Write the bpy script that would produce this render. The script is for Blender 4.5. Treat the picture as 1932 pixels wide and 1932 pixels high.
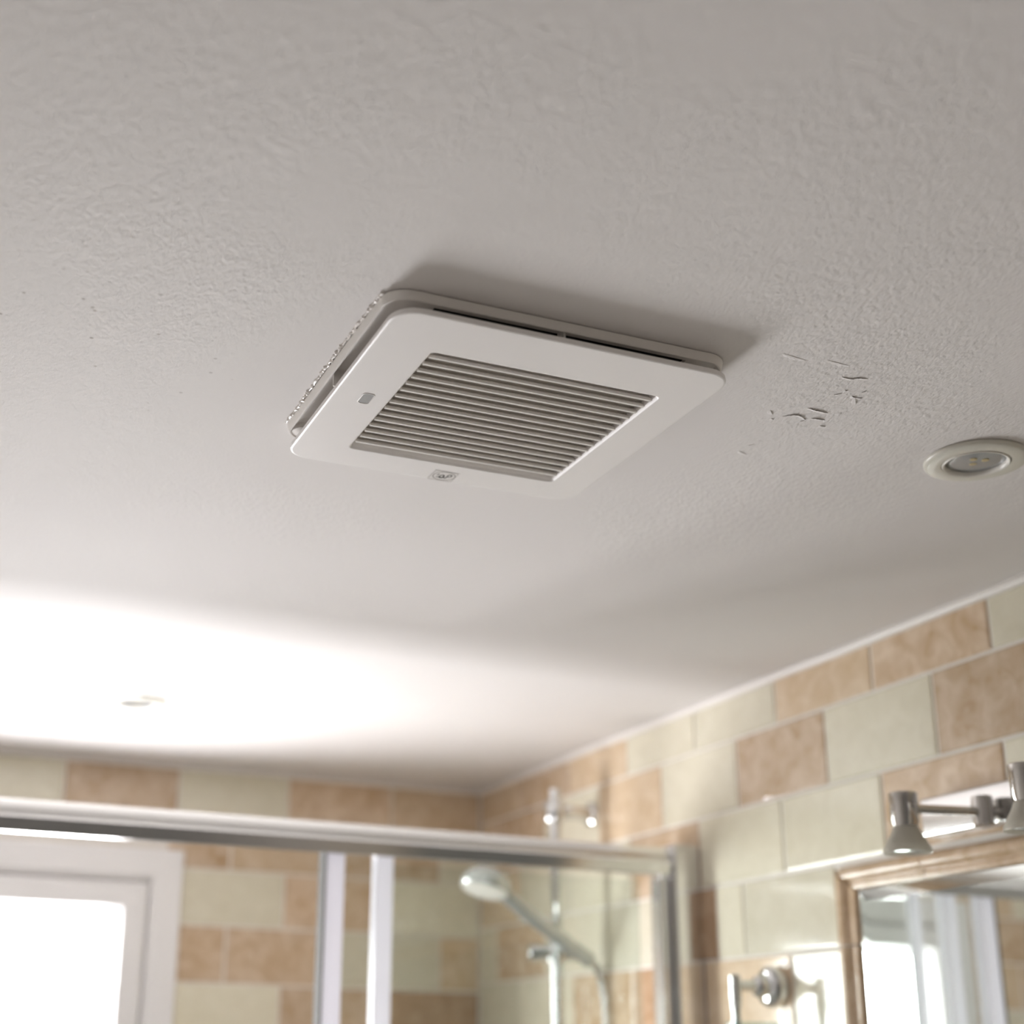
import bpy, bmesh, math, random
from mathutils import Vector, Matrix
random.seed(7)
for o in list(bpy.data.objects):
    bpy.data.objects.remove(o)
S = bpy.context.scene
C = S.collection
PI = math.pi

# ------------------------------------------------------------------ camera
ZC = 1.8                      # lens height above the floor; the ceiling is 0.5 m higher
PITCH, ROLL, YAW = 0.33002, 0.0162, 0.37181
FPX, CX, CY = 2727.29, 806.44, 1067.83
cp, sp, cy_, sy_ = math.cos(PITCH), math.sin(PITCH), math.cos(YAW), math.sin(YAW)
fw = Vector((sy_ * cp, cy_ * cp, sp))
r0 = Vector((cy_, -sy_, 0)); u0 = r0.cross(fw)
rt = r0 * math.cos(ROLL) + u0 * math.sin(ROLL)
up = -r0 * math.sin(ROLL) + u0 * math.cos(ROLL)
cam = bpy.data.cameras.new('camera')
cam_o = bpy.data.objects.new('camera', cam); C.objects.link(cam_o)
cam_o.matrix_world = Matrix((
    (rt.x, up.x, -fw.x, 0), (rt.y, up.y, -fw.y, 0), (rt.z, up.z, -fw.z, ZC), (0, 0, 0, 1)))
cam.sensor_fit = 'HORIZONTAL'; cam.sensor_width = 56.0
cam.lens = FPX / 1932 * 56.0
cam.shift_x = (966 - CX) / 1932; cam.shift_y = (CY - 966) / 1932
cam.dof.use_dof = True; cam.dof.focus_distance = 1.12; cam.dof.aperture_fstop = 5.6
cam.clip_start = 0.02
S.camera = cam_o

# ------------------------------------------------------------------ light and exposure
W = bpy.data.worlds.new('overcast_sky'); S.world = W; W.use_nodes = True
bg = W.node_tree.nodes['Background']
bg.inputs[0].default_value = (0.975, 0.972, 1.0, 1); bg.inputs[1].default_value = 46.0
S.view_settings.view_transform = 'Standard'; S.view_settings.look = 'None'
S.view_settings.gamma = 1; S.view_settings.use_curve_mapping = False
S.view_settings.exposure = 0.0
S.cycles.sample_clamp_indirect = 0.0
S.cycles.max_bounces = 14; S.cycles.diffuse_bounces = 8; S.cycles.transparent_max_bounces = 24
# sampling portal in the window opening: it gives no light, it only guides the daylight sampling
pl = bpy.data.lights.new('daylight_portal', 'AREA'); pl.shape = 'RECTANGLE'; pl.size = 0.50; pl.size_y = 0.99
pl.cycles.is_portal = True
plo = bpy.data.objects.new('daylight_portal', pl); C.objects.link(plo)
plo.location = (0.2525, 2.656, 1.6); plo.rotation_euler = (-PI/2, 0, 0)

# ------------------------------------------------------------------ room dimensions
H = ZC + 0.5
XR, YB, XL, YF = 1.124, 2.58, -0.75, -1.0
WX0, WX1, WZ0, WZ1 = -0.045, 0.549, ZC - 0.75, ZC + 0.347      # window outer frame
HX0, HX1, HZ0, HZ1 = 0.0, 0.505, ZC - 0.70, ZC + 0.30           # hole in the wall

# ------------------------------------------------------------------ helpers
def link(name, bm, mat, parent=None, smooth=False, angle=None):
    me = bpy.data.meshes.new(name)
    bmesh.ops.recalc_face_normals(bm, faces=bm.faces)
    bm.to_mesh(me); bm.free()
    if mat: me.materials.append(mat)
    o = bpy.data.objects.new(name, me); C.objects.link(o)
    if parent:
        o.parent = parent
        o.matrix_parent_inverse = Matrix.Translation(parent.location).inverted()
    if smooth:
        for p in me.polygons: p.use_smooth = True
        if angle is not None:
            try: me.set_sharp_from_angle(angle=angle)
            except Exception: pass
    return o

def thing(name, label, cat, loc, group=None):
    o = bpy.data.objects.new(name, None); C.objects.link(o); o.location = loc
    o.empty_display_size = 0.03
    o['label'] = label; o['category'] = cat
    if group: o['group'] = group
    return o

def struct(o, label=None):
    o['kind'] = 'structure'
    if label: o['label'] = label
    return o

def box(bm, x0, x1, y0, y1, z0, z1):
    v = [bm.verts.new(p) for p in ((x0,y0,z0),(x1,y0,z0),(x1,y1,z0),(x0,y1,z0),(x0,y0,z1),(x1,y0,z1),(x1,y1,z1),(x0,y1,z1))]
    for f in ((0,3,2,1),(4,5,6,7),(0,1,5,4),(1,2,6,5),(2,3,7,6),(3,0,4,7)):
        bm.faces.new([v[i] for i in f])

def bbox(x0, x1, y0, y1, z0, z1, bev=0.0, seg=2):
    bm = bmesh.new(); box(bm, x0, x1, y0, y1, z0, z1)
    if bev: bmesh.ops.bevel(bm, geom=list(bm.edges), offset=bev, segments=seg, affect='EDGES', profile=0.6)
    return bm

def frame_axes(d):
    d = Vector(d).normalized()
    a = Vector((0,0,1)) if abs(d.z) < 0.9 else Vector((1,0,0))
    x = d.cross(a).normalized(); y = d.cross(x).normalized()
    return d, x, y

def lathe(bm, prof, org=(0,0,0), axis=(0,0,1), n=40, caps=True):
    """prof: list of (radius, height along axis)"""
    d, x, y = frame_axes(axis); org = Vector(org); rings = []
    for r, h in prof:
        rings.append([bm.verts.new(org + d*h + (x*math.cos(2*PI*i/n) + y*math.sin(2*PI*i/n))*max(r,1e-5)) for i in range(n)])
    for a, b in zip(rings, rings[1:]):
        for i in range(n):
            bm.faces.new((a[i], a[(i+1)%n], b[(i+1)%n], b[i]))
    if caps:
        bm.faces.new(rings[0]); bm.faces.new(rings[-1])
    return bm

def tube(bm, pts, rad, n=14, caps=True):
    pts = [Vector(p) for p in pts]
    if not hasattr(rad, '__len__'): rad = [rad]*len(pts)
    rings = []; px = None
    for i, p in enumerate(pts):
        d = (pts[min(i+1,len(pts)-1)] - pts[max(i-1,0)]).normalized()
        if px is None: _, x, y = frame_axes(d)
        else:
            x = (px - d*px.dot(d)).normalized(); y = d.cross(x)
        px = x
        rings.append([bm.verts.new(p + (x*math.cos(2*PI*k/n)+y*math.sin(2*PI*k/n))*rad[i]) for k in range(n)])
    for a, b in zip(rings, rings[1:]):
        for k in range(n): bm.faces.new((a[k], a[(k+1)%n], b[(k+1)%n], b[k]))
    if caps: bm.faces.new(rings[0]); bm.faces.new(rings[-1])
    return bm

def spline(pts, n=10):
    out = []; P = [Vector(p) for p in pts]
    for i in range(len(P)-1):
        p0, p1, p2, p3 = P[max(i-1,0)], P[i], P[i+1], P[min(i+2,len(P)-1)]
        for k in range(n):
            t = k/n
            out.append(0.5*((2*p1)+(p2-p0)*t+(2*p0-5*p1+4*p2-p3)*t*t+(3*p1-p0-3*p2+p3)*t**3))
    out.append(P[-1]); return out

def rrect(x0, x1, y0, y1, r, n=8):
    out = []
    for cx, cy, a in ((x1-r,y1-r,0),(x0+r,y1-r,PI/2),(x0+r,y0+r,PI),(x1-r,y0+r,1.5*PI)):
        for k in range(n+1):
            t = a + PI/2*k/n
            out.append((cx+r*math.cos(t), cy+r*math.sin(t)))
    return out

def loops(bm, rings, close=False):
    vs = [[bm.verts.new(p) for p in r] for r in rings]; n = len(vs[0])
    for a, b in zip(vs, vs[1:]):
        for i in range(n): bm.faces.new((a[i], a[(i+1)%n], b[(i+1)%n], b[i]))
    if close:
        a, b = vs[-1], vs[0]
        for i in range(n): bm.faces.new((a[i], a[(i+1)%n], b[(i+1)%n], b[i]))
    return vs

# ------------------------------------------------------------------ materials
def newmat(name):
    m = bpy.data.materials.new(name); m.use_nodes = True
    nt = m.node_tree; return m, nt, nt.nodes['Principled BSDF']

def plain(name, col, rough=0.5, metal=0.0, spec=0.5, noise=0.0, nscale=40, bump=0.0, bscale=60, coat=0.0):
    m, nt, b = newmat(name)
    b.inputs['Base Color'].default_value = (*col, 1)
    b.inputs['Roughness'].default_value = rough; b.inputs['Metallic'].default_value = metal
    b.inputs['Specular IOR Level'].default_value = spec
    if coat: b.inputs['Coat Weight'].default_value = coat
    geo = nt.nodes.new('ShaderNodeNewGeometry')
    if noise:
        nz = nt.nodes.new('ShaderNodeTexNoise'); nz.inputs['Scale'].default_value = nscale
        nt.links.new(geo.outputs['Position'], nz.inputs['Vector'])
        mx = nt.nodes.new('ShaderNodeMix'); mx.data_type = 'RGBA'
        mx.inputs[6].default_value = (*[c*(1-noise) for c in col], 1)
        mx.inputs[7].default_value = (*[min(1, c*(1+noise)) for c in col], 1)
        nt.links.new(nz.outputs['Fac'], mx.inputs[0]); nt.links.new(mx.outputs[2], b.inputs['Base Color'])
    if bump:
        nz = nt.nodes.new('ShaderNodeTexNoise'); nz.inputs['Scale'].default_value = bscale
        nt.links.new(geo.outputs['Position'], nz.inputs['Vector'])
        bp = nt.nodes.new('ShaderNodeBump'); bp.inputs['Strength'].default_value = 1.0
        bp.inputs['Distance'].default_value = bump
        nt.links.new(nz.outputs['Fac'], bp.inputs['Height']); nt.links.new(bp.outputs['Normal'], b.inputs['Normal'])
    return m

def tile_mat(name, dark, light, rough=0.12, blotch=0.5, bump=0.0006):
    m, nt, b = newmat(name); N = nt.nodes.new; Lk = nt.links.new
    geo = N('ShaderNodeNewGeometry')
    a = N('ShaderNodeTexNoise'); a.inputs['Scale'].default_value = 32; a.inputs['Detail'].default_value = 8; a.inputs['Roughness'].default_value = 0.62
    a.inputs['Distortion'].default_value = 0.8
    Lk(geo.outputs['Position'], a.inputs['Vector'])
    cr = N('ShaderNodeValToRGB'); cr.color_ramp.elements[0].position = 0.5 - blotch*0.25; cr.color_ramp.elements[1].position = 0.5 + blotch*0.25
    cr.color_ramp.elements[0].color = (*dark, 1); cr.color_ramp.elements[1].color = (*light, 1)
    Lk(a.outputs['Fac'], cr.inputs[0])
    # tone of the single tile
    oi = N('ShaderNodeObjectInfo'); hv = N('ShaderNodeHueSaturation')
    mr = N('ShaderNodeMapRange'); mr.inputs[3].default_value = 0.9; mr.inputs[4].default_value = 1.08
    Lk(oi.outputs['Random'], mr.inputs[0]); Lk(mr.outputs[0], hv.inputs['Value']); Lk(cr.outputs[0], hv.inputs['Color'])
    Lk(hv.outputs[0], b.inputs['Base Color'])
    b.inputs['Roughness'].default_value = rough
    n1 = N('ShaderNodeTexNoise'); n1.inputs['Scale'].default_value = 26; n1.inputs['Detail'].default_value = 2.5
    Lk(geo.outputs['Position'], n1.inputs['Vector'])
    bp = N('ShaderNodeBump'); bp.inputs['Distance'].default_value = bump; bp.inputs['Strength'].default_value = 1
    Lk(n1.outputs['Fac'], bp.inputs['Height']); Lk(bp.outputs['Normal'], b.inputs['Normal'])
    return m

def ceiling_mat():
    m, nt, b = newmat('ceiling_paint'); N = nt.nodes.new; Lk = nt.links.new
    geo = N('ShaderNodeNewGeometry'); pos = geo.outputs['Position']
    col = N('ShaderNodeMix'); col.data_type = 'RGBA'
    col.inputs[6].default_value = (0.755, 0.728, 0.710, 1); col.inputs[7].default_value = (0.795, 0.768, 0.752, 1)
    big = N('ShaderNodeTexNoise'); big.inputs['Scale'].default_value = 3.0; big.inputs['Detail'].default_value = 3
    Lk(pos, big.inputs['Vector']); Lk(big.outputs['Fac'], col.inputs[0])
    # fine mildew specks on the left of the fan (a stain on the paint)
    vor = N('ShaderNodeTexVoronoi'); vor.inputs['Scale'].default_value = 60; vor.inputs['Randomness'].default_value = 1
    Lk(pos, vor.inputs['Vector'])
    sz = N('ShaderNodeMapRange'); sz.inputs[1].default_value = 0.06; sz.inputs[2].default_value = 0.11; sz.inputs[3].default_value = 1; sz.inputs[4].default_value = 0
    Lk(vor.outputs['Distance'], sz.inputs[0])
    sepc = N('ShaderNodeSeparateColor'); Lk(vor.outputs['Color'], sepc.inputs[0])
    keep = N('ShaderNodeMath'); keep.operation = 'GREATER_THAN'; keep.inputs[1].default_value = 0.32
    Lk(sepc.outputs[0], keep.inputs[0])
    sx = N('ShaderNodeSeparateXYZ'); Lk(pos, sx.inputs[0])
    dist = N('ShaderNodeVectorMath'); dist.operation = 'DISTANCE'; dist.inputs[1].default_value = (0.105, 0.985, H)
    Lk(pos, dist.inputs[0])
    msk = N('ShaderNodeMapRange'); msk.inputs[1].default_value = 0.06; msk.inputs[2].default_value = 0.16; msk.inputs[3].default_value = 0.75; msk.inputs[4].default_value = 0
    Lk(dist.outputs['Value'], msk.inputs[0])
    m1 = N('ShaderNodeMath'); m1.operation = 'MULTIPLY'; Lk(sz.outputs[0], m1.inputs[0]); Lk(keep.outputs[0], m1.inputs[1])
    m2 = N('ShaderNodeMath'); m2.operation = 'MULTIPLY'; Lk(m1.outputs[0], m2.inputs[0]); Lk(msk.outputs[0], m2.inputs[1])
    sp_ = N('ShaderNodeMix'); sp_.data_type = 'RGBA'; sp_.inputs[7].default_value = (0.36, 0.32, 0.29, 1)
    Lk(m2.outputs[0], sp_.inputs[0]); Lk(col.outputs[2], sp_.inputs[6])
    Lk(sp_.outputs[2], b.inputs['Base Color'])
    b.inputs['Roughness'].default_value = 0.75; b.inputs['Specular IOR Level'].default_value = 0.25
    # roller stipple, smoothed where the ceiling was repaired round the fan
    mp = N('ShaderNodeMapping'); mp.inputs['Scale'].default_value = (1.0, 0.55, 1.0); mp.inputs['Rotation'].default_value = (0, 0, 0.5)
    Lk(pos, mp.inputs['Vector'])
    st = N('ShaderNodeTexNoise'); st.inputs['Scale'].default_value = 400; st.inputs['Detail'].default_value = 2; st.inputs['Roughness'].default_value = 0.5
    Lk(mp.outputs[0], st.inputs['Vector'])
    st2 = N('ShaderNodeTexNoise'); st2.inputs['Scale'].default_value = 150; st2.inputs['Detail'].default_value = 3
    Lk(mp.outputs[0], st2.inputs['Vector'])
    patch = N('ShaderNodeTexNoise'); patch.inputs['Scale'].default_value = 4.0; patch.inputs['Detail'].default_value = 2
    Lk(pos, patch.inputs['Vector'])
    dfan = N('ShaderNodeVectorMath'); dfan.operation = 'DISTANCE'; dfan.inputs[1].default_value = (0.43, 0.98, H)
    Lk(pos, dfan.inputs[0])
    fm = N('ShaderNodeMapRange'); fm.inputs[1].default_value = 0.17; fm.inputs[2].default_value = 0.27; fm.inputs[3].default_value = 0.12; fm.inputs[4].default_value = 1
    Lk(dfan.outputs['Value'], fm.inputs[0])
    pm = N('ShaderNodeMapRange'); pm.inputs[1].default_value = 0.40; pm.inputs[2].default_value = 0.62; pm.inputs[3].default_value = 0.55; pm.inputs[4].default_value = 1.2
    Lk(patch.outputs['Fac'], pm.inputs[0])
    amp = N('ShaderNodeMath'); amp.operation = 'MULTIPLY'; Lk(fm.outputs[0], amp.inputs[0]); Lk(pm.outputs[0], amp.inputs[1])
    h1 = N('ShaderNodeMath'); h1.operation = 'MULTIPLY'; Lk(st.outputs['Fac'], h1.inputs[0]); h1.inputs[1].default_value = 0.55
    h2 = N('ShaderNodeMath'); h2.operation = 'MULTIPLY_ADD'; Lk(st2.outputs['Fac'], h2.inputs[0]); h2.inputs[1].default_value = 0.6; Lk(h1.outputs[0], h2.inputs[2])
    h3 = N('ShaderNodeMath'); h3.operation = 'MULTIPLY'; Lk(h2.outputs[0], h3.inputs[0]); Lk(amp.outputs[0], h3.inputs[1])
    bp = N('ShaderNodeBump'); bp.inputs['Distance'].default_value = 0.0014; bp.inputs['Strength'].default_value = 1.0
    Lk(h3.outputs[0], bp.inputs['Height'])
    # slow undulation of the plaster
    und = N('ShaderNodeTexNoise'); und.inputs['Scale'].default_value = 6; und.inputs['Detail'].default_value = 1
    Lk(pos, und.inputs['Vector'])
    bp2 = N('ShaderNodeBump'); bp2.inputs['Distance'].default_value = 0.0010; bp2.inputs['Strength'].default_value = 0.5
    Lk(und.outputs['Fac'], bp2.inputs['Height']); Lk(bp.outputs['Normal'], bp2.inputs['Normal'])
    Lk(bp2.outputs['Normal'], b.inputs['Normal'])
    return m

def clear_glass(name, tint, rough=0.0, refl=1.0):
    """thin sheet: straight-through transparency with a Fresnel reflection"""
    m = bpy.data.materials.new(name); m.use_nodes = True; nt = m.node_tree; nt.nodes.clear()
    N = nt.nodes.new; Lk = nt.links.new
    out = N('ShaderNodeOutputMaterial'); tr = N('ShaderNodeBsdfTransparent'); gl = N('ShaderNodeBsdfGlossy')
    tr.inputs[0].default_value = (*tint, 1); gl.inputs['Roughness'].default_value = rough
    fr = N('ShaderNodeFresnel'); geo = N('ShaderNodeNewGeometry')
    io = N('ShaderNodeMapRange'); io.inputs[3].default_value = 1.5; io.inputs[4].default_value = 1/1.5   # same reflectance from both faces of the sheet
    Lk(geo.outputs['Backfacing'], io.inputs[0]); Lk(io.outputs[0], fr.inputs['IOR'])
    sc = N('ShaderNodeMath'); sc.operation = 'MULTIPLY'; sc.inputs[1].default_value = refl
    Lk(fr.outputs[0], sc.inputs[0])
    mx = N('ShaderNodeMixShader'); Lk(sc.outputs[0], mx.inputs[0]); Lk(tr.outputs[0], mx.inputs[1]); Lk(gl.outputs[0], mx.inputs[2])
    Lk(mx.outputs[0], out.inputs[0]); return m

M = {}
M['ceiling'] = ceiling_mat()
M['wall'] = plain('wall_paint', (0.62, 0.60, 0.575), 0.7, noise=0.03, nscale=6, bump=0.0005, bscale=200)
M['grout'] = plain('cream_grout', (0.80, 0.76, 0.70), 0.6, noise=0.06, nscale=60, bump=0.0004, bscale=250)
M['farwall'] = plain('greige_wall_paint', (0.26, 0.25, 0.24), 0.7, noise=0.03, nscale=6)
M['floor'] = plain('floor_stone', (0.44, 0.42, 0.40), 0.4, noise=0.15, nscale=9)
M['caulk'] = plain('white_caulk', (0.86, 0.82, 0.78), 0.35, bump=0.0004, bscale=90)
M['cream'] = tile_mat('cream_glaze', (0.74, 0.69, 0.54), (0.82, 0.775, 0.63), 0.10, 0.9)
M['tan'] = tile_mat('tan_glaze', (0.52, 0.355, 0.205), (0.78, 0.635, 0.485), 0.12, 0.85)
M['tanpale'] = tile_mat('pale_tan_glaze', (0.64, 0.48, 0.305), (0.78, 0.635, 0.47), 0.12, 0.8)
M['brown'] = tile_mat('brown_glaze', (0.40, 0.25, 0.14), (0.56, 0.40, 0.27), 0.12, 0.75)
M['mould'] = tile_mat('moulding_glaze', (0.50, 0.345, 0.205), (0.70, 0.54, 0.385), 0.16, 0.7, 0.0004)
M['plastic'] = plain('white_plastic', (0.865, 0.84, 0.825), 0.38, noise=0.012, nscale=30)
M['plastic2'] = plain('white_plastic_base', (0.85, 0.82, 0.785), 0.5, noise=0.02, nscale=30)
M['slat'] = plain('white_plastic_slat', (0.76, 0.73, 0.69), 0.45)
M['dark'] = plain('dark_duct', (0.035, 0.037, 0.034), 0.6, noise=0.2)
M['lampgrey'] = plain('grey_lens', (0.36, 0.36, 0.355), 0.35, noise=0.1, nscale=500)
M['print'] = plain('dark_print', (0.03, 0.025, 0.02), 0.5)
M['printgrey'] = plain('grey_print', (0.24, 0.22, 0.20), 0.5)
M['badge'] = plain('badge_film', (0.845, 0.82, 0.80), 0.3)
M['enamel'] = plain('cream_enamel', (0.66, 0.645, 0.57), 0.3)
M['ring'] = plain('white_enamel', (0.80, 0.78, 0.73), 0.25)
M['upvc'] = plain('white_upvc', (0.905, 0.89, 0.885), 0.3)
M['gasket'] = plain('grey_gasket', (0.45, 0.44, 0.44), 0.5)
M['alu'] = plain('polished_aluminium', (0.80, 0.80, 0.80), 0.16, 1.0)
M['header'] = plain('bright_aluminium', (0.74, 0.735, 0.72), 0.16, 1.0)
M['stile'] = plain('white_anodised_aluminium', (0.86, 0.85, 0.885), 0.28, 0.25)
def translucent(name, col, mixf):
    m, nt, b = newmat(name); N = nt.nodes.new
    b.inputs['Base Color'].default_value = (*col, 1); b.inputs['Roughness'].default_value = 0.3
    t = N('ShaderNodeBsdfTranslucent'); t.inputs[0].default_value = (*col, 1)
    mx = N('ShaderNodeMixShader'); mx.inputs[0].default_value = mixf
    out = nt.nodes['Material Output']
    nt.links.new(b.outputs[0], mx.inputs[1]); nt.links.new(t.outputs[0], mx.inputs[2]); nt.links.new(mx.outputs[0], out.inputs[0])
    return m
M['stile'] = translucent('white_translucent_profile', (0.88, 0.87, 0.90), 0.6)
M['seal'] = plain('grey_seal', (0.20, 0.20, 0.19), 0.8, spec=0.05)
M['chrome'] = plain('chrome', (0.72, 0.73, 0.73), 0.07, 1.0)
M['nickel'] = plain('brushed_nickel', (0.60, 0.58, 0.55), 0.13, 1.0)
M['steel'] = plain('satin_bar', (0.74, 0.73, 0.72), 0.2, 1.0)
M['headgrey'] = plain('shower_grey', (0.62, 0.64, 0.63), 0.25, 0.6)
M['hose'] = plain('ribbed_chrome_hose', (0.70, 0.70, 0.69), 0.25, 0.9)
M['glass'] = clear_glass('shower_glass', (0.955, 0.972, 0.962))
M['winglass'] = clear_glass('window_glass', (0.97, 0.97, 0.97))
M['mirror'] = plain('silvered_mirror', (0.84, 0.88, 0.85), 0.0, 1.0)
M['mirroredge'] = plain('green_glass_edge', (0.30, 0.42, 0.36), 0.15)
M['tumblerglass'] = clear_glass('tumbler_glass', (0.90, 0.95, 0.95), 0.02)

M['shade'] = translucent('frosted_shade', (0.80, 0.775, 0.70), 0.5)
M['lens'] = plain('diffuser_lens', (0.30, 0.315, 0.32), 0.18, coat=0.6)
M['led'] = plain('yellow_led', (0.50, 0.42, 0.24), 0.4)

# ------------------------------------------------------------------ room shell
# fan cut-out and ceiling
FX0, FX1, FY0, FY1 = 0.3275, 0.5300, 0.8345, 1.0600
bm = bmesh.new()
for x0, x1, y0, y1 in ((XL, FX0, YF, YB), (FX1, XR+0.01, YF, YB), (FX0, FX1, YF, FY0), (FX0, FX1, FY1, YB)):
    box(bm, x0, x1, y0, y1 + (0.01 if y1 == YB else 0), H, H+0.05)
ceiling = struct(link('ceiling', bm, M['ceiling']), 'white painted ceiling with roller stipple and lifting paint')

floor = struct(link('floor', bbox(XL, XR+0.01, YF, YB+0.01, -0.05, 0), M['floor']))
TP = 0.0022                                  # tiles stand this far proud of the grout bed
bm = bmesh.new(); box(bm, XR+TP, XR+0.08, YF, YB+0.08, 0, H)
wall_right = struct(link('wall_right', bm, M['grout']), 'right wall tiled in cream and tan glazed tiles')
bm = bmesh.new()
for x0, x1, z0, z1 in ((XL, HX0, 0, H), (HX1, XR+TP, 0, H), (HX0, HX1, 0, HZ0), (HX0, HX1, HZ1, H)):
    box(bm, x0, x1, YB+TP, YB+0.07, z0, z1)
wall_back = struct(link('wall_back', bm, M['grout']), 'back wall of cream and tan tiles around the window')
bm = bmesh.new(); box(bm, XL-0.06, XL, YF, YB+0.07, 0, H)
wall_left = struct(link('wall_left', bm, M['wall']))
bm = bmesh.new(); box(bm, XL-0.06, XR+0.08, YF-0.06, YF, 0, H)
wall_front = struct(link('wall_front', bm, M['farwall']))

# tiles --------------------------------------------------------------
def tile_mesh(w, h, key):
    """front face towards +local Z, centre at origin; bevelled pillow edge"""
    d, b = 0.0042, 0.0022
    bm = bmesh.new()
    rings = [[(-w/2,-h/2,-d),(w/2,-h/2,-d),(w/2,h/2,-d),(-w/2,h/2,-d)],
             [(-w/2,-h/2,-b*0.8),(w/2,-h/2,-b*0.8),(w/2,h/2,-b*0.8),(-w/2,h/2,-b*0.8)],
             [(-w/2+b*.4,-h/2+b*.4,-b*.25),(w/2-b*.4,-h/2+b*.4,-b*.25),(w/2-b*.4,h/2-b*.4,-b*.25),(-w/2+b*.4,h/2-b*.4,-b*.25)],
             [(-w/2+b*1.4,-h/2+b*1.4,0),(w/2-b*1.4,-h/2+b*1.4,0),(w/2-b*1.4,h/2-b*1.4,0),(-w/2+b*1.4,h/2-b*1.4,0)]]
    vs = loops(bm, rings); bm.faces.new(vs[-1])
    bmesh.ops.recalc_face_normals(bm, faces=bm.faces)
    me = bpy.data.meshes.new('tile'); bm.to_mesh(me); bm.free()
    for p in me.polygons: p.use_smooth = False
    me.materials.append(M[key]); return me
TM = {}
def tile(parent, org, ax_u, ax_n, w, h, key):
    k = (round(w,4), round(h,4), key)
    if k not in TM: TM[k] = tile_mesh(w, h, key)
    o = bpy.data.objects.new('tile', TM[k]); C.objects.link(o)
    n = Vector(ax_n); u = Vector(ax_u); v = n.cross(u)
    tilt = Matrix.Rotation(random.uniform(-.003,.003), 4, 'X') @ Matrix.Rotation(random.uniform(-.003,.003), 4, 'Y')
    Mx = Matrix(((u.x,v.x,n.x,org[0]),(u.y,v.y,n.y,org[1]),(u.z,v.z,n.z,org[2]),(0,0,0,1)))
    o.parent = parent; o.matrix_world = Mx @ tilt
    return o

G = 0.0042      # grout joint
TP_ = 0.2025
MIRROR = (0.60, 1.4835, ZC-0.52, ZC+0.2305)     # mirror with its moulding frame on the right wall (y0, y1, z0, z1)
rowsR = [(0.4325, 0.4955), (0.3345, 0.4325), (0.2365, 0.3345), (0.1375, 0.2365), (0.040, 0.1375)]
rowsR += [(0.040-0.098*(k+1), 0.040-0.098*k) for k in range(4)]
colR = {0: {0.98:'cream', 1.188:'tan', 1.3905:'tanpale', 1.593:'cream', 1.7955:'cream', 1.998:'tanpale', 2.2005:'tan', 2.403:'tanpale'},
        1: {1.085:'tan', 1.2875:'cream', 1.49:'tan', 1.6925:'cream', 1.895:'tanpale', 2.0975:'cream', 2.3:'tan', 2.5025:'tanpale'},
        2: {0.9855:'cream', 1.188:'tan', 1.3905:'cream', 1.593:'cream', 1.7955:'tan', 1.998:'cream', 2.2005:'cream', 2.403:'tanpale'},
        3: {1.49:'cream', 1.6925:'cream', 1.76:'brown', 1.895:'cream', 2.0975:'cream', 2.3:'tan', 2.5025:'cream'},
        4: {1.3905:'cream', 1.593:'tanpale', 1.7955:'brown', 1.998:'tan', 2.2005:'cream', 2.403:'cream'}}
for r, (z0, z1) in enumerate(rowsR):
    base = 1.188 if r % 2 == 0 else 1.2875
    ys = sorted(base + TP_*k for k in range(-7, 8))
    if r == 3: ys = sorted(ys + [1.76])
    cuts = [y for y in ys if y < YB-0.02] + [YB]
    for y0, y1 in zip(cuts, cuts[1:]):
        if y1 < 0.1: continue
        key = None
        for yy, kk in colR.get(r, {}).items():
            if abs(yy-y0) < 0.02: key = kk
        if key is None: key = random.choice(['cream','cream','tan','tanpale','cream'])
        a, b = y0, y1
        if ZC+(z0+z1)/2 < MIRROR[3] and ZC+(z0+z1)/2 > MIRROR[2]:
            if a < MIRROR[1] < b and b-MIRROR[1] > 0.012: a = MIRROR[1]
            elif a < MIRROR[1]:
                if b > MIRROR[0] + 0.01: continue
        w, h = b-a-G, z1-z0-G
        tile(wall_right, (XR, (a+b)/2, ZC+(z0+z1)/2), (0,1,0), (-1,0,0), h if False else w, h, key)

rowsB = [(0.416, 0.4955), (0.318, 0.416), (0.221, 0.318), (0.1225, 0.221), (0.0245, 0.1225)]
rowsB += [(0.0245-0.098*(k+1), 0.0245-0.098*k) for k in range(4)]
colB = {0: {-.076:'tan', 0.1265:'cream', 0.329:'tan', 0.531:'cream', 0.74:'tan', 0.9435:'tanpale'},
        1: {0.43:'tan', 0.635:'tanpale', 0.84:'tan', 1.04:'cream'},
        2: {0.531:'cream', 0.74:'tan', 0.9435:'cream', -0.2785:'tan'},
        3: {0.43:'tan', 0.635:'tan', 0.84:'cream', 1.04:'tanpale'},
        4: {0.531:'cream', 0.74:'tan', 0.9435:'brown'}}
for r, (z0, z1) in enumerate(rowsB):
    base = 0.5335 if r % 2 == 0 else 0.6350
    xs = sorted(base + 0.2040*k for k in range(-8, 4))
    cuts = [x for x in xs if x < XR-0.02] + [XR]
    for x0, x1 in zip(cuts, cuts[1:]):
        if x1 < XL + 0.05: continue
        key = None
        for xx, kk in colB.get(r, {}).items():
            if abs(xx-x0) < 0.05: key = kk
        if key is None: key = random.choice(['cream','tan','tanpale','cream'])
        a, b = max(x0, XL), x1
        pieces = [(a, b)]
        if ZC+z0 < WZ1-0.02 and ZC+z1 > WZ0:
            pieces = [(p, q) for p, q in ((a, min(b, WX0+0.02)), (max(a, WX1-0.03), b)) if q-p > 0.02]
        for p, q in pieces:
            tile(wall_back, ((p+q)/2, YB, ZC+(z0+z1)/2), (-1,0,0), (0,-1,0), q-p-G, z1-z0-G, key)

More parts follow.
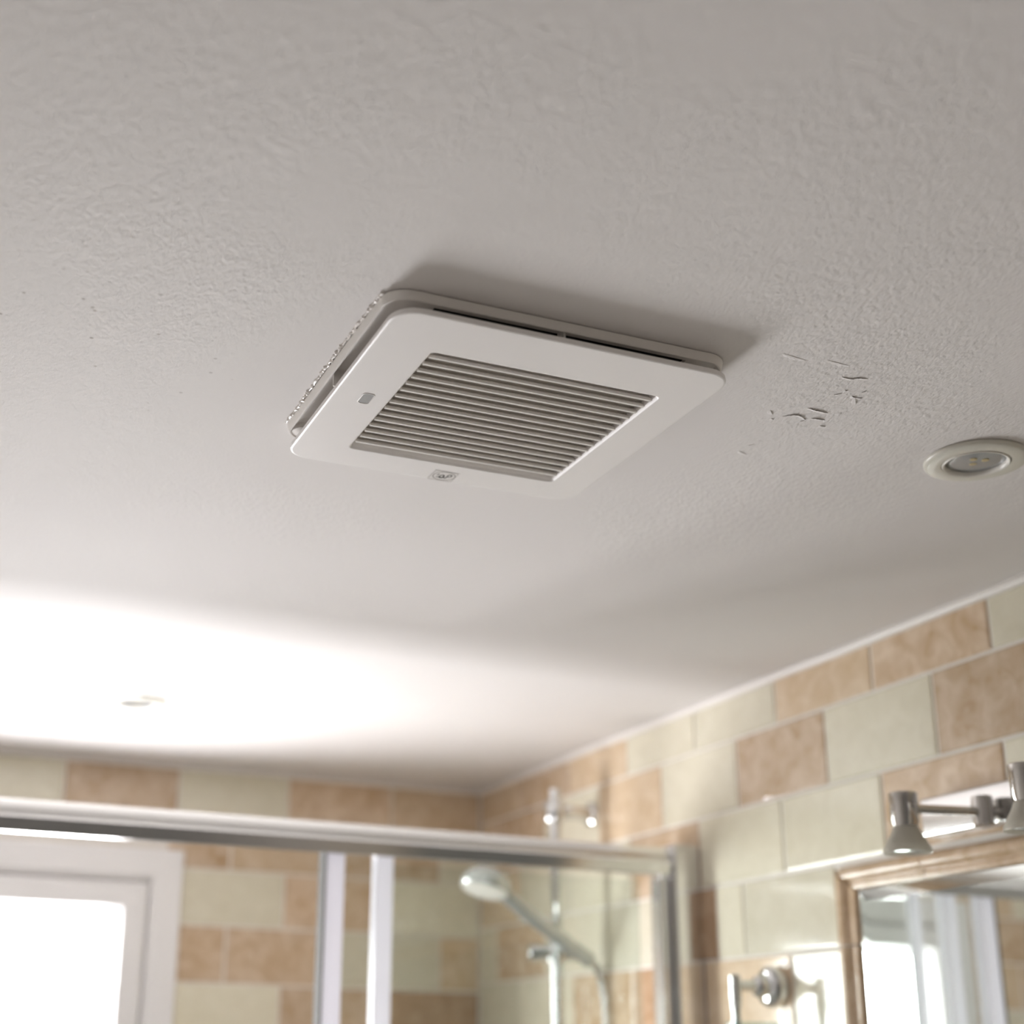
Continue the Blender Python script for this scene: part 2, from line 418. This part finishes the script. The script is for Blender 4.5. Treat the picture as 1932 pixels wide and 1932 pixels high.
# bead of caulk where tiles meet the ceiling
bm = bmesh.new(); tube(bm, [(XR-0.001, YF+0.6+0.05*k, H-0.0035+random.uniform(-.0004,.0004)) for k in range(66)], 0.0062, 10)
trim1 = struct(link('trim_1', bm, M['caulk'], smooth=True), 'white caulk bead between right wall tiles and ceiling')
bm = bmesh.new(); tube(bm, [(XL+0.05*k, YB-0.001, H-0.0035) for k in range(43)], 0.005, 8)
trim2 = struct(link('trim_2', bm, M['caulk'], smooth=True), 'white caulk bead between back wall tiles and ceiling')

# ------------------------------------------------------------------ window
win = bpy.data.objects.new('window_1', None); C.objects.link(win); win.location = ((WX0+WX1)/2, YB, WZ0)
struct(win, 'white plastic bathroom window with bright white pane on the back wall')
def ringframe(x0, x1, z0, z1, w, prof):
    """mitred frame; prof = list of (inset, y) from the outer back edge round to the inner back edge"""
    bm = bmesh.new()
    rings = []
    for ins, y in prof:
        rings.append([(x0+ins, y, z0+ins), (x1-ins, y, z0+ins), (x1-ins, y, z1-ins), (x0+ins, y, z1-ins)])
    vs = loops(bm, rings); return bm
y = YB
bm = ringframe(WX0, WX1, WZ0, WZ1, 0.06, [(0, y+0.001), (0, y-0.010), (0.004, y-0.014), (0.046, y-0.014), (0.052, y-0.010), (0.056, y-0.003), (0.056, y+0.055)])
link('window_frame', bm, M['upvc'], win)
bm = ringframe(WX0+0.055, WX1-0.055, WZ0+0.055, WZ1-0.055, 0.06, [(0.0, y+0.050), (0.004, y+0.048), (0.0042, y-0.006), (0.010, y-0.013), (0.046, y-0.013), (0.060, y+0.010), (0.062, y+0.048)])
sash = link('sash', bm, M['upvc'], win)
bm = ringframe(WX0+0.113, WX1-0.113, WZ0+0.113, WZ1-0.113, 0.01, [(-.002, y+0.0178), (-.002, y+0.014), (0.001, y+0.011), (0.004, y+0.014), (0.004, y+0.0178)])
link('gasket', bm, M['gasket'], win)
for yg in (0.018, 0.038):       # outer pane is added to dim oblique daylight on the ceiling
    link('glass_pane', bbox(WX0+0.112, WX1-0.112, y+yg, y+yg+0.004, WZ0+0.112, WZ1-0.112), M['winglass'], win)

# ------------------------------------------------------------------ torn paint round the fan, lifted flakes
bm = bmesh.new()
x, y0, y1 = 0.2880, 0.832, 1.066
n = 130; path = []; rad = []
rr = random.Random(3)
for k in range(n+1):
    t = k/n; yy = y1 + (y0-y1)*t
    path.append((x + rr.uniform(-.0007,.0007) - 0.0008*math.sin(PI*t), yy, H+0.0003 - rr.uniform(0,.0007)))
    rad.append(0.0009 + rr.random()**3*0.0013)
tube(bm, path, rad, 7)
torn = link('torn_paint_edge', bm, M['caulk'], ceiling, smooth=False)

FL = {'a': [(.6552,.8149),(.6636,.8143),(.6683,.8107),(.6758,.8099)], 'b': [(.6688,.8432),(.6727,.8384)],
      'c': [(.6833,.8394),(.6886,.8403)], 'c3': [(.6893,.8425),(.6925,.8465),(.6950,.8495)], 'c2': [(.6886,.8403),(.6931,.8392)], 'd': [(.6862,.8313),(.6873,.8268)],
      'e': [(.665,.8713),(.6744,.8715),(.6851,.8725)], 'f': [(.6557,.8929),(.6622,.8857),(.6693,.886),(.6769,.8911)],
      'g': [(.6793,.887),(.6837,.8844),(.6911,.8849)], 'h': [(.6945,.8885),(.693,.879)], 'i': [(.6403,.887),(.6464,.8926)],
      'j': [(.6496,.8996),(.6523,.9001)], 'k': [(.6958,.8745),(.695,.8682)], 'l': [(.6717,.8329),(.6741,.8325)],
      'm': [(.6746,.8955),(.6751,.8919)], 'n': [(.6941,.8956),(.6992,.895)], 'o': [(.6629,.9666),(.6724,.97)],
      'p': [(.6631,.9536),(.6662,.9486)], 'q': [(.6658,.9432),(.6661,.9402)], 'r': [(.628,.7957),(.6372,.7965),(.6492,.7971)],
      's': [(.5921,.7999),(.6145,.8026)]}
LIFT = dict(a=1.6, e=2.0, f=2.0, g=1.8, c=1.4, c3=1.3, r=.45, s=.3, o=.7, p=.6, q=.5)
def flake(pts, lift, rng):
    """a sheet of paint still stuck on the far side and curling down on the near side, with an open crack under it"""
    P = spline([(a, b, 0) for a, b in pts], 7)
    n = len(P); rows = []; e = (P[-1] - P[0]).normalized(); N0 = Vector((-e.y, e.x, 0))
    if N0.y < 0: N0 = -N0
    for i, p in enumerate(P):
        t = i/(n-1); env = math.sin(PI*min(max(t,0.04),0.96))**0.7
        env *= 0.75 + 0.5*rng.random()
        d = (P[min(i+1,n-1)] - P[max(i-1,0)]).normalized()
        nn = N0
        wd = 0.0034*(0.5+0.6*env)
        row = []
        for s, dz in ((0.0, 1.0), (0.18, 0.80), (0.45, 0.42), (0.75, 0.12), (1.0, -0.02)):
            row.append(Vector((p.x, p.y, 0)) + nn*wd*s + Vector((0, 0, H - dz*lift*0.00062*env)))
        rows.append(row)
    bm = bmesh.new(); th = 0.00022
    A = [[bm.verts.new(v) for v in r] for r in rows]
    B = [[bm.verts.new(v + Vector((0,0,th))) for v in r] for r in rows]
    m = 5
    for i in range(n-1):
        for j in range(m-1):
            bm.faces.new((A[i][j],A[i+1][j],A[i+1][j+1],A[i][j+1])); bm.faces.new((B[i][j],B[i][j+1],B[i+1][j+1],B[i+1][j]))
        bm.faces.new((A[i][0],B[i][0],B[i+1][0],A[i+1][0]))
        bm.faces.new((A[i][m-1],A[i+1][m-1],B[i+1][m-1],B[i][m-1]))
    return bm
rng = random.Random(11)
for k, pts in FL.items():
    link('paint_flake', flake(pts, LIFT.get(k, 1.1), rng), M['ceiling'], ceiling, smooth=True)

# ------------------------------------------------------------------ extractor fan
fan = thing('extractor_fan', 'white square extractor fan with slatted grille on the ceiling', 'extractor fan', (0.4245, 0.9535, H))
bx0, bx1, by0, by1 = 0.2885, 0.5610, 0.8195, 1.0815
def ring3(pr):      # list of (inset, depth below ceiling) on the base outline
    out = []
    for ins, d in pr:
        r = max(0.019 - ins, 0.004)
        out.append([(x, y, H-d) for x, y in rrect(bx0+ins, bx1-ins, by0+ins, by1-ins, r, 8)])
    return out
bm = bmesh.new()
loops(bm, ring3([(0.004, -0.001), (0.004, 0.0007), (0.0, 0.0010), (0.0012, 0.0068), (0.0020, 0.0076), (0.0032, 0.0074), (0.0040, 0.0060), (0.0055, 0.0022)]))
base = link('base_frame', bm, M['plastic2'], fan, smooth=True, angle=0.6)
# flange plate inside the base, with the air slots down to the motor
bm = bmesh.new(); d = H-0.0024
loops(bm, [[(x, y, d) for x, y in rrect(bx0+.0052, bx1-.0052, by0+.0052, by1-.0052, 0.0138, 8)], [(x, y, d) for x, y in rrect(FX0, FX1, FY0, FY1, 0.0004, 8)]])
for (a, b) in (((FX0,FY0),(FX1,FY0)), ((FX1,FY0),(FX1,FY1)), ((FX1,FY1),(FX0,FY1)), ((FX0,FY1),(FX0,FY0))):
    v = [bm.verts.new(p) for p in ((a[0],a[1],d),(b[0],b[1],d),(b[0],b[1],d+0.004),(a[0],a[1],d+0.004))]
    bm.faces.new(v)
bmesh.ops.remove_doubles(bm, verts=bm.verts, dist=1e-5)
link('flange_plate', bm, M['plastic2'], fan)
bm = bmesh.new()
vs = loops(bm, [[(FX0+.0005,FY0+.0005,H),(FX1-.0005,FY0+.0005,H),(FX1-.0005,FY1-.0005,H),(FX0+.0005,FY1-.0005,H)],
                [(FX0+.0005,FY0+.0005,H+.1),(FX1-.0005,FY0+.0005,H+.1),(FX1-.0005,FY1-.0005,H+.1),(FX0+.0005,FY1-.0005,H+.1)]])
bm.faces.new(vs[1]); link('motor_housing', bm, M['dark'], fan)
# corner walls and standoff ribs
for x0 in (bx0+0.0046, bx1-0.0046-0.022):
    bm = bmesh.new(); y0 = by1-0.0046-0.022
    vs = loops(bm, [[(x, y, H-dd) for x, y in rrect(x0, x0+0.022, y0, y0+0.022, 0.0105, 8)] for dd in (0.0022, 0.0066)])
    bm.faces.new(vs[1]); link('corner_block', bm, M['plastic2'], fan)
for (x, y, w, l) in ((0.4243, by0+0.010, 0.0016, 0.012), (0.4243, by1-0.010, 0.0016, 0.012)):
    link('standoff_rib', bbox(x-w/2, x+w/2, y-l/2+0.002, y+l/2, H-0.0160, H-0.0022), M['plastic2'], fan)
for (x, y) in ((bx0+0.010, 0.9535), (bx1-0.010, 0.9535)):
    link('standoff_rib', bbox(x-0.006, x+0.006, y-0.0008, y+0.0008, H-0.0160, H-0.0022), M['plastic2'], fan)
# cover plate
cx0, cx1, cy0, cy1 = 0.2939, 0.5606, 0.8158, 1.0892
gx0, gx1, gy0, gy1 = 0.3383, 0.5259, 0.8662, 1.0525
D = 0.0195
KS = (0.5 - D)/0.478          # drawn marks were measured on a plane 0.478 above the lens
def cr(ins, d, rad=0.020): return [(x, y, H-d) for x, y in rrect(cx0+ins, cx1-ins, cy0+ins, cy1-ins, max(rad-ins,0.003), 8)]
def gr(ins, d, rad=0.0045): return [(x, y, H-d) for x, y in rrect(gx0+ins, gx1-ins, gy0+ins, gy1-ins, max(rad-ins,0.0012), 8)]
bm = bmesh.new()
loops(bm, [cr(0.0022, D-0.0036), cr(0.0004, D-0.0041), cr(0, D-0.0037), cr(0.0, D-0.0013), cr(0.0004, D-0.0004), cr(0.0014, D), cr(0.0022, D),
           gr(-0.0016, D), gr(-0.0007, D), gr(0.0000, D-0.0003), gr(0.0016, D-0.0022), gr(0.0020, D-0.0070), gr(-0.002, D-0.0072), cr(0.0026, D-0.0026)], close=True)
cover = link('cover_plate', bm, M['plastic'], fan, smooth=True, angle=0.5)
# louvre slats
ns = 15; pitch = (gy1-gy0)/(ns+0.95)
def slat_bm():
    bm = bmesh.new(); L = (gx1-gx0)/2 - 0.0021
    # section (y, depth): blade leaning away from the room door towards the window as it rises
    sec = [(-0.0017, D-.0013), (-0.0012, D-.0008), (0.0012, D-.0008), (0.0017, D-.0013), (0.0068, D-.0072), (0.0055, D-.0074), (-0.0008, D-.0030)]
    a = [bm.verts.new((-L, y, H-d)) for y, d in sec]; b = [bm.verts.new((L, y, H-d)) for y, d in sec]
    k = len(sec)
    for i in range(k): bm.faces.new((a[i], a[(i+1)%k], b[(i+1)%k], b[i]))
    bm.faces.new(a); bm.faces.new(b); return bm
first = None
for i in range(ns):
    yc = gy0 + pitch*(i+0.86)
    if first is None:
        first = link('slat', slat_bm(), M['slat'], cover); o = first
        mi = o.matrix_parent_inverse.copy()
    else:
        o = first.copy(); C.objects.link(o); o.parent = cover
    o.matrix_parent_inverse = Matrix.Identity(4)
    o.matrix_world = Matrix.Translation(((gx0+gx1)/2, yc, 0))
# backing tray behind the slats so no gap shows the duct
bm = bmesh.new(); v = [bm.verts.new(p) for p in ((gx0-.002,gy0-.002,H-D+0.0072),(gx1+.002,gy0-.002,H-D+0.0072),(gx1+.002,gy1+.002,H-D+0.0072),(gx0-.002,gy1+.002,H-D+0.0072))]
bm.faces.new(v); link('filter_tray', bm, M['slat'], cover)
# indicator window: recess, bezel and lens
bm = bmesh.new(); lx0, lx1, ly0, ly1 = 0.3160, 0.3250, 0.9485, 0.9660
def pr(ins, d, rad=0.0028): return [(x, y, H-d) for x, y in rrect(lx0+ins, lx1-ins, ly0+ins, ly1-ins, max(rad-ins,0.0006), 5)]
vs = loops(bm, [pr(-0.0007, D-.0004), pr(-0.0005, D+0.0004), pr(0.0000, D+0.0005), pr(0.0004, D+0.0001)])
link('indicator_bezel', bm, M['plastic'], cover, smooth=True, angle=0.6)
bm = bmesh.new(); vs = loops(bm, [pr(0.0003, D-0.0004), pr(0.0003, D+0.0002)]); bm.faces.new(vs[-1])
link('indicator_lens', bm, M['lampgrey'], cover)['label'] = 'small grey indicator lens'
# logo badge: outlined square, ring and script letters, printed on a thin film
badge = link('logo_badge', bbox(0.4196*KS, 0.4424*KS, 1.0612*KS, 1.0822*KS, H-D-0.00018, H-D+0.0002), M['badge'], cover)
badge['label'] = 'square logo badge with ringed script letters'
def ribbon(bm, pts, w, z):
    P = [Vector((a*KS, b*KS, 0)) for a, b in pts]; L = []; R = []
    for i, p in enumerate(P):
        d = (P[min(i+1,len(P)-1)] - P[max(i-1,0)]).normalized(); nrm = Vector((-d.y, d.x, 0))
        L.append(bm.verts.new((p.x+nrm.x*w/2, p.y+nrm.y*w/2, z))); R.append(bm.verts.new((p.x-nrm.x*w/2, p.y-nrm.y*w/2, z)))
    for i in range(len(P)-1): bm.faces.new((L[i], L[i+1], R[i+1], R[i]))
def sp2(pts, n=6): return [(p.x, p.y) for p in spline([(a, b, 0) for a, b in pts], n)]
zl = H-D-0.00026
bm = bmesh.new()
ribbon(bm, [p for p in rrect(0.4203, 0.4417, 1.0618, 1.0814, 0.0016, 5)] + [rrect(0.4203, 0.4417, 1.0618, 1.0814, 0.0016, 5)[0]], 0.00035, zl)
ribbon(bm, [(0.4318+0.0097*math.cos(2*PI*k/48), 1.0714+0.0090*math.sin(2*PI*k/48)) for k in range(49)], 0.0007, zl-0.00002)
link('logo_outline', bm, M['printgrey'], cover)
bm = bmesh.new()
ribbon(bm, [(.4254,1.0712),(.4262,1.0680)], 0.0011, zl-.00004)
ribbon(bm, sp2([(.4256,1.0750),(.4268,1.0746),(.4280,1.0739)]), 0.00115, zl-.00005)
ribbon(bm, sp2([(.4280,1.0745),(.4300,1.0757),(.4317,1.0724),(.4312,1.0698),(.4296,1.0692),(.4283,1.0722),(.4296,1.0757),(.4320,1.0758)]), 0.00115, zl-.00006)
ribbon(bm, sp2([(.4311,1.0694),(.4319,1.0735),(.4338,1.0755),(.4344,1.0735),(.4346,1.0684),(.4355,1.0667),(.4374,1.0674),(.4376,1.0702),(.4362,1.0716),(.4349,1.0712)]), 0.00115, zl-.00007)
link('logo_letters', bm, M['print'], cover)

# ------------------------------------------------------------------ ceiling downlights
def downlight(loc, label, rot=(0,0,0)):
    t = thing('ceiling_downlight', label, 'light', loc, 'recessed ceiling downlights')
    x, y, z = loc
    bm = bmesh.new(); lathe(bm, [(0.0420, 0.0), (0.0432, 0.0012), (0.0432, 0.0026), (0.0424, 0.0038), (0.0400, 0.0047), (0.0300, 0.0053), (0.0287, 0.0050), (0.0285, 0.0010)], (x,y,z), (0,0,-1), 56, False)
    link('rim', bm, M['enamel'], t, smooth=True, angle=0.7)
    bm = bmesh.new(); lathe(bm, [(0.0281, 0.0010), (0.0280, 0.0052), (0.0275, 0.0060), (0.0264, 0.0058), (0.0252, 0.0046), (0.0248, 0.0022)], (x,y,z), (0,0,-1), 56, False)
    link('gimbal_ring', bm, M['ring'], t, smooth=True, angle=0.7)
    bm = bmesh.new(); lathe(bm, [(0.0250, 0.0024), (0.020, 0.0027), (0.010, 0.0033), (0.001, 0.0036)], (x,y,z), (0,0,-1), 40, True)
    lens = link('lens', bm, M['lens'], t, smooth=True)
    for dx, dy in ((-0.006, -0.004), (0.004, -0.007), (0.0005, 0.004)):
        bm = bmesh.new(); lathe(bm, [(0.0032, 0.0029), (0.0032, 0.0037), (0.0024, 0.0039)], (x+dx, y+dy, z), (0,0,-1), 12, True)
        link('led_chip', bm, M['led'], t)
    return t
downlight((0.8575, 0.8995, H), 'round cream downlight on the ceiling beside the peeling paint')
downlight((0.3640, 2.1080, H), 'round white downlight on the bright ceiling near the window above the shower')

# ------------------------------------------------------------------ shower enclosure
se = thing('shower_enclosure', 'polished aluminium framed shower enclosure with clear glass doors below the ceiling', 'shower enclosure', (0.2, 1.85, 0))
y0, y1 = 1.800, 1.895; zt, zb = ZC+0.2955, ZC+0.2535
sec = [(y0+0.0065, zb), (y0+0.0052, zb+0.0012), (y0+0.0045, zb+0.004), (y0+0.001, zb+0.017), (y0+0.0025, zb+0.0195), (y0+0.004, zb+0.0205)]
for k in range(7):
    a = PI/2*k/6
    sec.append((y0+0.004+0.020*(1-math.cos(a)), zb+0.021+0.021*math.sin(a)))
sec += [(y1-0.012, zt), (y1-0.003, zt-0.003), (y1, zt-0.010), (y1, zb+0.012), (y0+0.0145, zb+0.012), (y0+0.0145, zb)]
bm = bmesh.new(); a = [bm.verts.new((XL+0.001, yy, zz)) for yy, zz in sec]; b = [bm.verts.new((XR-0.041, yy, zz)) for yy, zz in sec]
k = len(sec)
for i in range(k): bm.faces.new((a[i], a[(i+1)%k], b[(i+1)%k], b[i]))
bm.faces.new(a); bm.faces.new(b)
link('header_rail', bm, M['header'], se, smooth=True, angle=0.5)
link('wall_post', bbox(XR-0.0415, XR-0.0005, 1.797, 1.862, 0.0, ZC+0.2975, 0.003), M['alu'], se)
link('wall_post', bbox(XL+0.0005, XL+0.0415, 1.797, 1.862, 0.0, ZC+0.2975, 0.003), M['alu'], se)
link('jamb_profile', bbox(XR-0.056, XR-0.0417, 1.812, 1.842, 0.04, zb, 0.003), M['alu'], se)
def stile(x0, x1, ya, yb):
    return link('stile', bbox(x0, x1, ya, yb, 0.045, zb+0.010, min(0.003,(x1-x0)*0.3), 3), M['stile'], se, smooth=True, angle=0.9)
stile(0.5745, 0.6000, 1.815, 1.840)
link('door_seal', bbox(0.5715, 0.5744, 1.814, 1.841, 0.045, zb+0.008, 0.0008), M['seal'], se)
stile(0.6450, 0.6670, 1.818, 1.842)
stile(0.6720, 0.6870, 1.868, 1.886)
link('glass_panel', bbox(0.599, 1.0400, 1.825, 1.831, 0.05, zb-0.0005), M['glass'], se)
link('glass_panel', bbox(0.686, XR-0.0560, 1.874, 1.880, 0.05, zb-0.0005), M['glass'], se)
link('bottom_rail', bbox(XL+0.04, XR-0.042, 1.800, 1.895, 0.0, 0.045, 0.004), M['alu'], se)

# ------------------------------------------------------------------ shower riser rail and hand shower
RX, RY = 1.055, 2.115
sr = thing('shower_riser_rail', 'chrome shower riser rail on the right wall behind the glass', 'shower rail', (XR, RY, ZC-0.3))
bm = bmesh.new(); tube(bm, [(RX,RY,ZC-0.42),(RX,RY,ZC+0.424)], 0.0096, 20)
link('riser_tube', bm, M['chrome'], sr, smooth=True, angle=0.8)
for zc in (0.387, -0.36):
    bm = bmesh.new(); lathe(bm, [(0.0195,0),(0.0195,0.006),(0.013,0.010),(0.0115,0.030),(0.0115,0.060),(0.010,0.066)], (XR-0.0005,RY,ZC+zc), (-1,0,0), 28)
    br = link('wall_bracket', bm, M['chrome'], sr, smooth=True, angle=0.7)
    bm = bmesh.new(); lathe(bm, [(0.0150,-0.017),(0.0165,-0.015),(0.0165,0.015),(0.0150,0.017)], (RX,RY,ZC+zc), (0,0,1), 28)
    link('collar', bm, M['chrome'], sr, smooth=True, angle=0.7)
sx, sy, sz = RX, RY, ZC+0.166
bm = bmesh.new(); lathe(bm, [(0.0145,-0.016),(0.0170,-0.013),(0.0170,0.013),(0.0145,0.016)], (sx,sy,sz), (0,0,1), 28)
lathe(bm, [(0.010,-0.046),(0.013,-0.044),(0.013,-0.012),(0.010,0.0),(0.010,0.020),(0.013,0.026),(0.011,0.034)], (sx,sy,sz-0.002), (0.95,-0.30,0.0), 24)
link('slider', bm, M['chrome'], sr, smooth=True, angle=0.7)

hs = thing('hand_shower', 'grey chrome hand shower resting tilted in the riser rail slider', 'hand shower', (sx, sy-0.022, sz))
hold = Vector((sx+0.004, sy-0.030, sz+0.010)); headc = Vector((0.920, sy-0.030, ZC+0.262))
dirv = (hold-headc).normalized()
tail = hold + dirv*0.045
P = [headc + dirv*0.030 + Vector((0,0,0.004)), headc + dirv*0.055 + Vector((0,0,0.003)), headc+dirv*0.09, hold, tail]
bm = bmesh.new(); tube(bm, spline(P, 6), [0.0105+0.003*(1-abs(i/24-0.5)*1.2)*0.6 for i in range(25)], 18)
link('handle', bm, M['headgrey'], hs, smooth=True, angle=0.9)
ax = Vector((-0.28, -0.10, -0.95)).normalized()
bm = bmesh.new(); lathe(bm, [(0.006,-0.026),(0.016,-0.024),(0.030,-0.016),(0.0385,-0.006),(0.0405,0.003),(0.0400,0.009),(0.0375,0.012)], headc, ax, 36)
link('spray_head', bm, M['headgrey'], hs, smooth=True, angle=0.7)
bm = bmesh.new(); lathe(bm, [(0.0360,0.0118),(0.0350,0.0140),(0.020,0.0152),(0.002,0.0156)], headc, ax, 36)
link('spray_face', bm, M['ring'], hs, smooth=True, angle=0.7)
hp = spline([tail, tail+Vector((0.014,0.002,-0.012)), tail+Vector((0.026,0.004,-0.05)), tail+Vector((0.030,0.004,-0.12)), tail+Vector((0.028,0.004,-0.25)), tail+Vector((-0.01,0.0,-0.52))], 16)
bm = bmesh.new(); tube(bm, hp, [0.0070 if i % 2 else 0.0063 for i in range(len(hp))], 12)
link('hose', bm, M['hose'], hs, smooth=True)

# ------------------------------------------------------------------ mirror with moulded tile frame
mi = thing('mirror', 'rectangular wall mirror framed by tan moulded tiles on the right wall', 'mirror', (XR, 1.0, ZC-0.5))
my0, my1, mz0, mz1 = 0.64, 1.4435, ZC-0.48, ZC+0.2005
bv = 0.013
bm = bmesh.new()
q = lambda ins, x: [(x, my0+ins, mz0+ins), (x, my1-ins, mz0+ins), (x, my1-ins, mz1-ins), (x, my0+ins, mz1-ins)]
vs = loops(bm, [q(0.0, XR-0.0044), q(bv, XR-0.0050)]); bm.faces.new(vs[-1])
link('mirror_glass', bm, M['mirror'], mi)
bm = bmesh.new(); loops(bm, [q(0.0, XR-0.0005), q(0.0, XR-0.0044)])
link('glass_edge', bm, M['mirroredge'], mi)
# moulding: section (offset across the frame from the mirror side outwards, height off the wall)
msec = [(0.0, 0.0005), (0.0, 0.0060), (0.0020, 0.0085), (0.0070, 0.0090), (0.0095, 0.0075), (0.0110, 0.0080), (0.0150, 0.0135), (0.0195, 0.0150), (0.0240, 0.0130), (0.0270, 0.0085), (0.0300, 0.0060), (0.0300, 0.0005)]
def mould(p0, p1, across, w, mitre0, mitre1):
    """one moulded piece from p0 to p1 along the mirror edge; across = outward direction; mitred ends"""
    p0, p1, ac = Vector(p0), Vector(p1), Vector(across); d = (p1-p0).normalized(); bm = bmesh.new(); s = w/0.030
    A = [bm.verts.new(p0 + ac*(o*s) - d*(o*s*mitre0) + Vector((-h, 0, 0))) for o, h in msec]
    B = [bm.verts.new(p1 + ac*(o*s) + d*(o*s*mitre1) + Vector((-h, 0, 0))) for o, h in msec]
    n = len(msec)
    for i in range(n-1): bm.faces.new((A[i], A[i+1], B[i+1], B[i]))
    bm.faces.new((A[-1], A[0], B[0], B[-1])); bm.faces.new(A); bm.faces.new(B)
    return link('frame_tile', bm, M['mould'], mi, smooth=True, angle=0.9)
fy = my1+0.0008; fz = mz1+0.0008; jt = 0.0018
ysj = [fy, 1.3200, 1.1175, 0.9150, 0.7125, my0-0.0008]
for i, (a, b) in enumerate(zip(ysj, ysj[1:])):
    mould((XR, a - (jt/2 if i else 0), fz), (XR, b + (jt/2 if i < 4 else 0), fz), (0,0,1), 0.0285, 1 if i == 0 else 0, 1 if i == 4 else 0)
    mould((XR, a - (jt/2 if i else 0), mz0-0.0008), (XR, b + (jt/2 if i < 4 else 0), mz0-0.0008), (0,0,-1), 0.0285, 1 if i == 0 else 0, 1 if i == 4 else 0)
zsj = [fz, ZC+0.1375, ZC-0.0600, ZC-0.2600, mz0-0.0008]
for i, (a, b) in enumerate(zip(zsj, zsj[1:])):
    mould((XR, fy, a - (jt/2 if i else 0.0012)), (XR, fy, b + (jt/2 if i < 3 else 0.0012)), (0,1,0), 0.0385, 0.74 if i == 0 else 0, 0.74 if i == 3 else 0)
    mould((XR, my0-0.0008, a - (jt/2 if i else 0.0012)), (XR, my0-0.0008, b + (jt/2 if i < 3 else 0.0012)), (0,-1,0), 0.0385, 0.74 if i == 0 else 0, 0.74 if i == 3 else 0)

# ------------------------------------------------------------------ light above the mirror
ml = thing('mirror_light', 'chrome wall bar with swivel spot lamps above the mirror', 'wall light', (XR, 1.0, ZC+0.265))
link('wall_bar', bbox(1.100, XR-0.0005, 0.68, 1.299, ZC+0.2425, ZC+0.2850, 0.0035, 3), M['steel'], ml, smooth=True, angle=0.7)
for yk in (1.186, 1.018, 0.850):
    kx = 1.086
    bm = bmesh.new(); lathe(bm, [(0.0095,-0.0155),(0.0105,-0.0145),(0.0105,0.0145),(0.0095,0.0155)], (kx, yk, ZC+0.2545), (0,0,1), 24)
    lathe(bm, [(0.006,0.0),(0.006,0.016)], (1.101, yk, ZC+0.2545), (-1,0,0), 16)
    link('knuckle', bm, M['nickel'], ml, smooth=True, angle=0.7)
    hx = 0.985
    bm = bmesh.new(); tube(bm, [(kx-0.008, yk, ZC+0.2535), (hx+0.010, yk, ZC+0.2500)], 0.0048, 14)
    link('arm', bm, M['nickel'], ml, smooth=True, angle=0.8)
    bm = bmesh.new(); lathe(bm, [(0.0130,0.0340),(0.0142,0.0330),(0.0138,0.0040),(0.0125,0.0005),(0.0125,-0.0005)], (hx, yk, ZC+0.2315), (0,0,1), 32)
    cap = link('lamp_cap', bm, M['nickel'], ml, smooth=True, angle=0.7)
    bm = bmesh.new()
    lathe(bm, [(0.0118,0.0),(0.0128,-0.0020),(0.0150,-0.0070),(0.0195,-0.0150),(0.0232,-0.0225),(0.0240,-0.0255),(0.0236,-0.0268),(0.0222,-0.0262),(0.0182,-0.0152),(0.0138,-0.0072),(0.0105,-0.0020)], (hx, yk, ZC+0.2315), (0,0,1), 36, False)
    link('lamp_shade', bm, M['shade'], ml, smooth=True, angle=0.9)
    bm = bmesh.new(); lathe(bm, [(0.008,-0.003),(0.015,-0.014),(0.0195,-0.0228),(0.018,-0.0238),(0.002,-0.0242)], (hx, yk, ZC+0.2315), (0,0,1), 28)
    link('bulb', bm, M['headgrey'], ml, smooth=True, angle=0.7)

# ------------------------------------------------------------------ tumbler holder and tumbler
hy, hz = 1.624, ZC+0.0965
th = thing('tumbler_holder', 'chrome tumbler holder with round wall rose left of the mirror', 'tumbler holder', (XR, hy, hz))
bm = bmesh.new(); lathe(bm, [(0.0255,0.0),(0.0262,0.004),(0.0258,0.011),(0.0235,0.017),(0.0190,0.0205),(0.0150,0.0215)], (XR-0.0005, hy, hz), (-1,0,0), 36)
link('wall_rose', bm, M['chrome'], th, smooth=True, angle=0.8)
bm = bmesh.new(); lathe(bm, [(0.0140,0.020),(0.0135,0.030),(0.0115,0.0335),(0.0075,0.036),(0.0062,0.060)], (XR-0.0005, hy, hz), (-1,0,0), 28)
link('hub', bm, M['chrome'], th, smooth=True, angle=0.8)
px_ = 1.0600
bm = bmesh.new(); lathe(bm, [(0.0045,0.0135),(0.0068,0.0118),(0.0072,-0.0180),(0.0060,-0.0215),(0.0068,-0.0235),(0.0068,-0.0265),(0.0056,-0.0285),(0.0056,-0.0640)], (px_, hy, hz), (0,0,1), 20)
link('post', bm, M['chrome'], th, smooth=True, angle=0.8)
rc = Vector((px_-0.004, hy-0.040, ZC+0.0355))
bm = bmesh.new(); n = 40
tube(bm, [(rc.x+0.0365*math.cos(2*PI*i/n), rc.y+0.0365*math.sin(2*PI*i/n), rc.z) for i in range(n+1)], 0.0030, 10, False)
link('ring', bm, M['chrome'], th, smooth=True)
tb = thing('tumbler', 'clear glass tumbler standing in the chrome holder left of the mirror', 'glass', (rc.x, rc.y, ZC-0.055))
bm = bmesh.new(); lathe(bm, [(0.002,-0.108),(0.027,-0.108),(0.029,-0.104),(0.0330,0.0),(0.0340,0.0150),(0.0325,0.0158),(0.0312,0.0140),(0.0300,0.0),(0.0265,-0.100),(0.002,-0.101)], rc, (0,0,1), 36)
link('glass_body', bm, M['tumblerglass'], tb, smooth=True, angle=0.9)
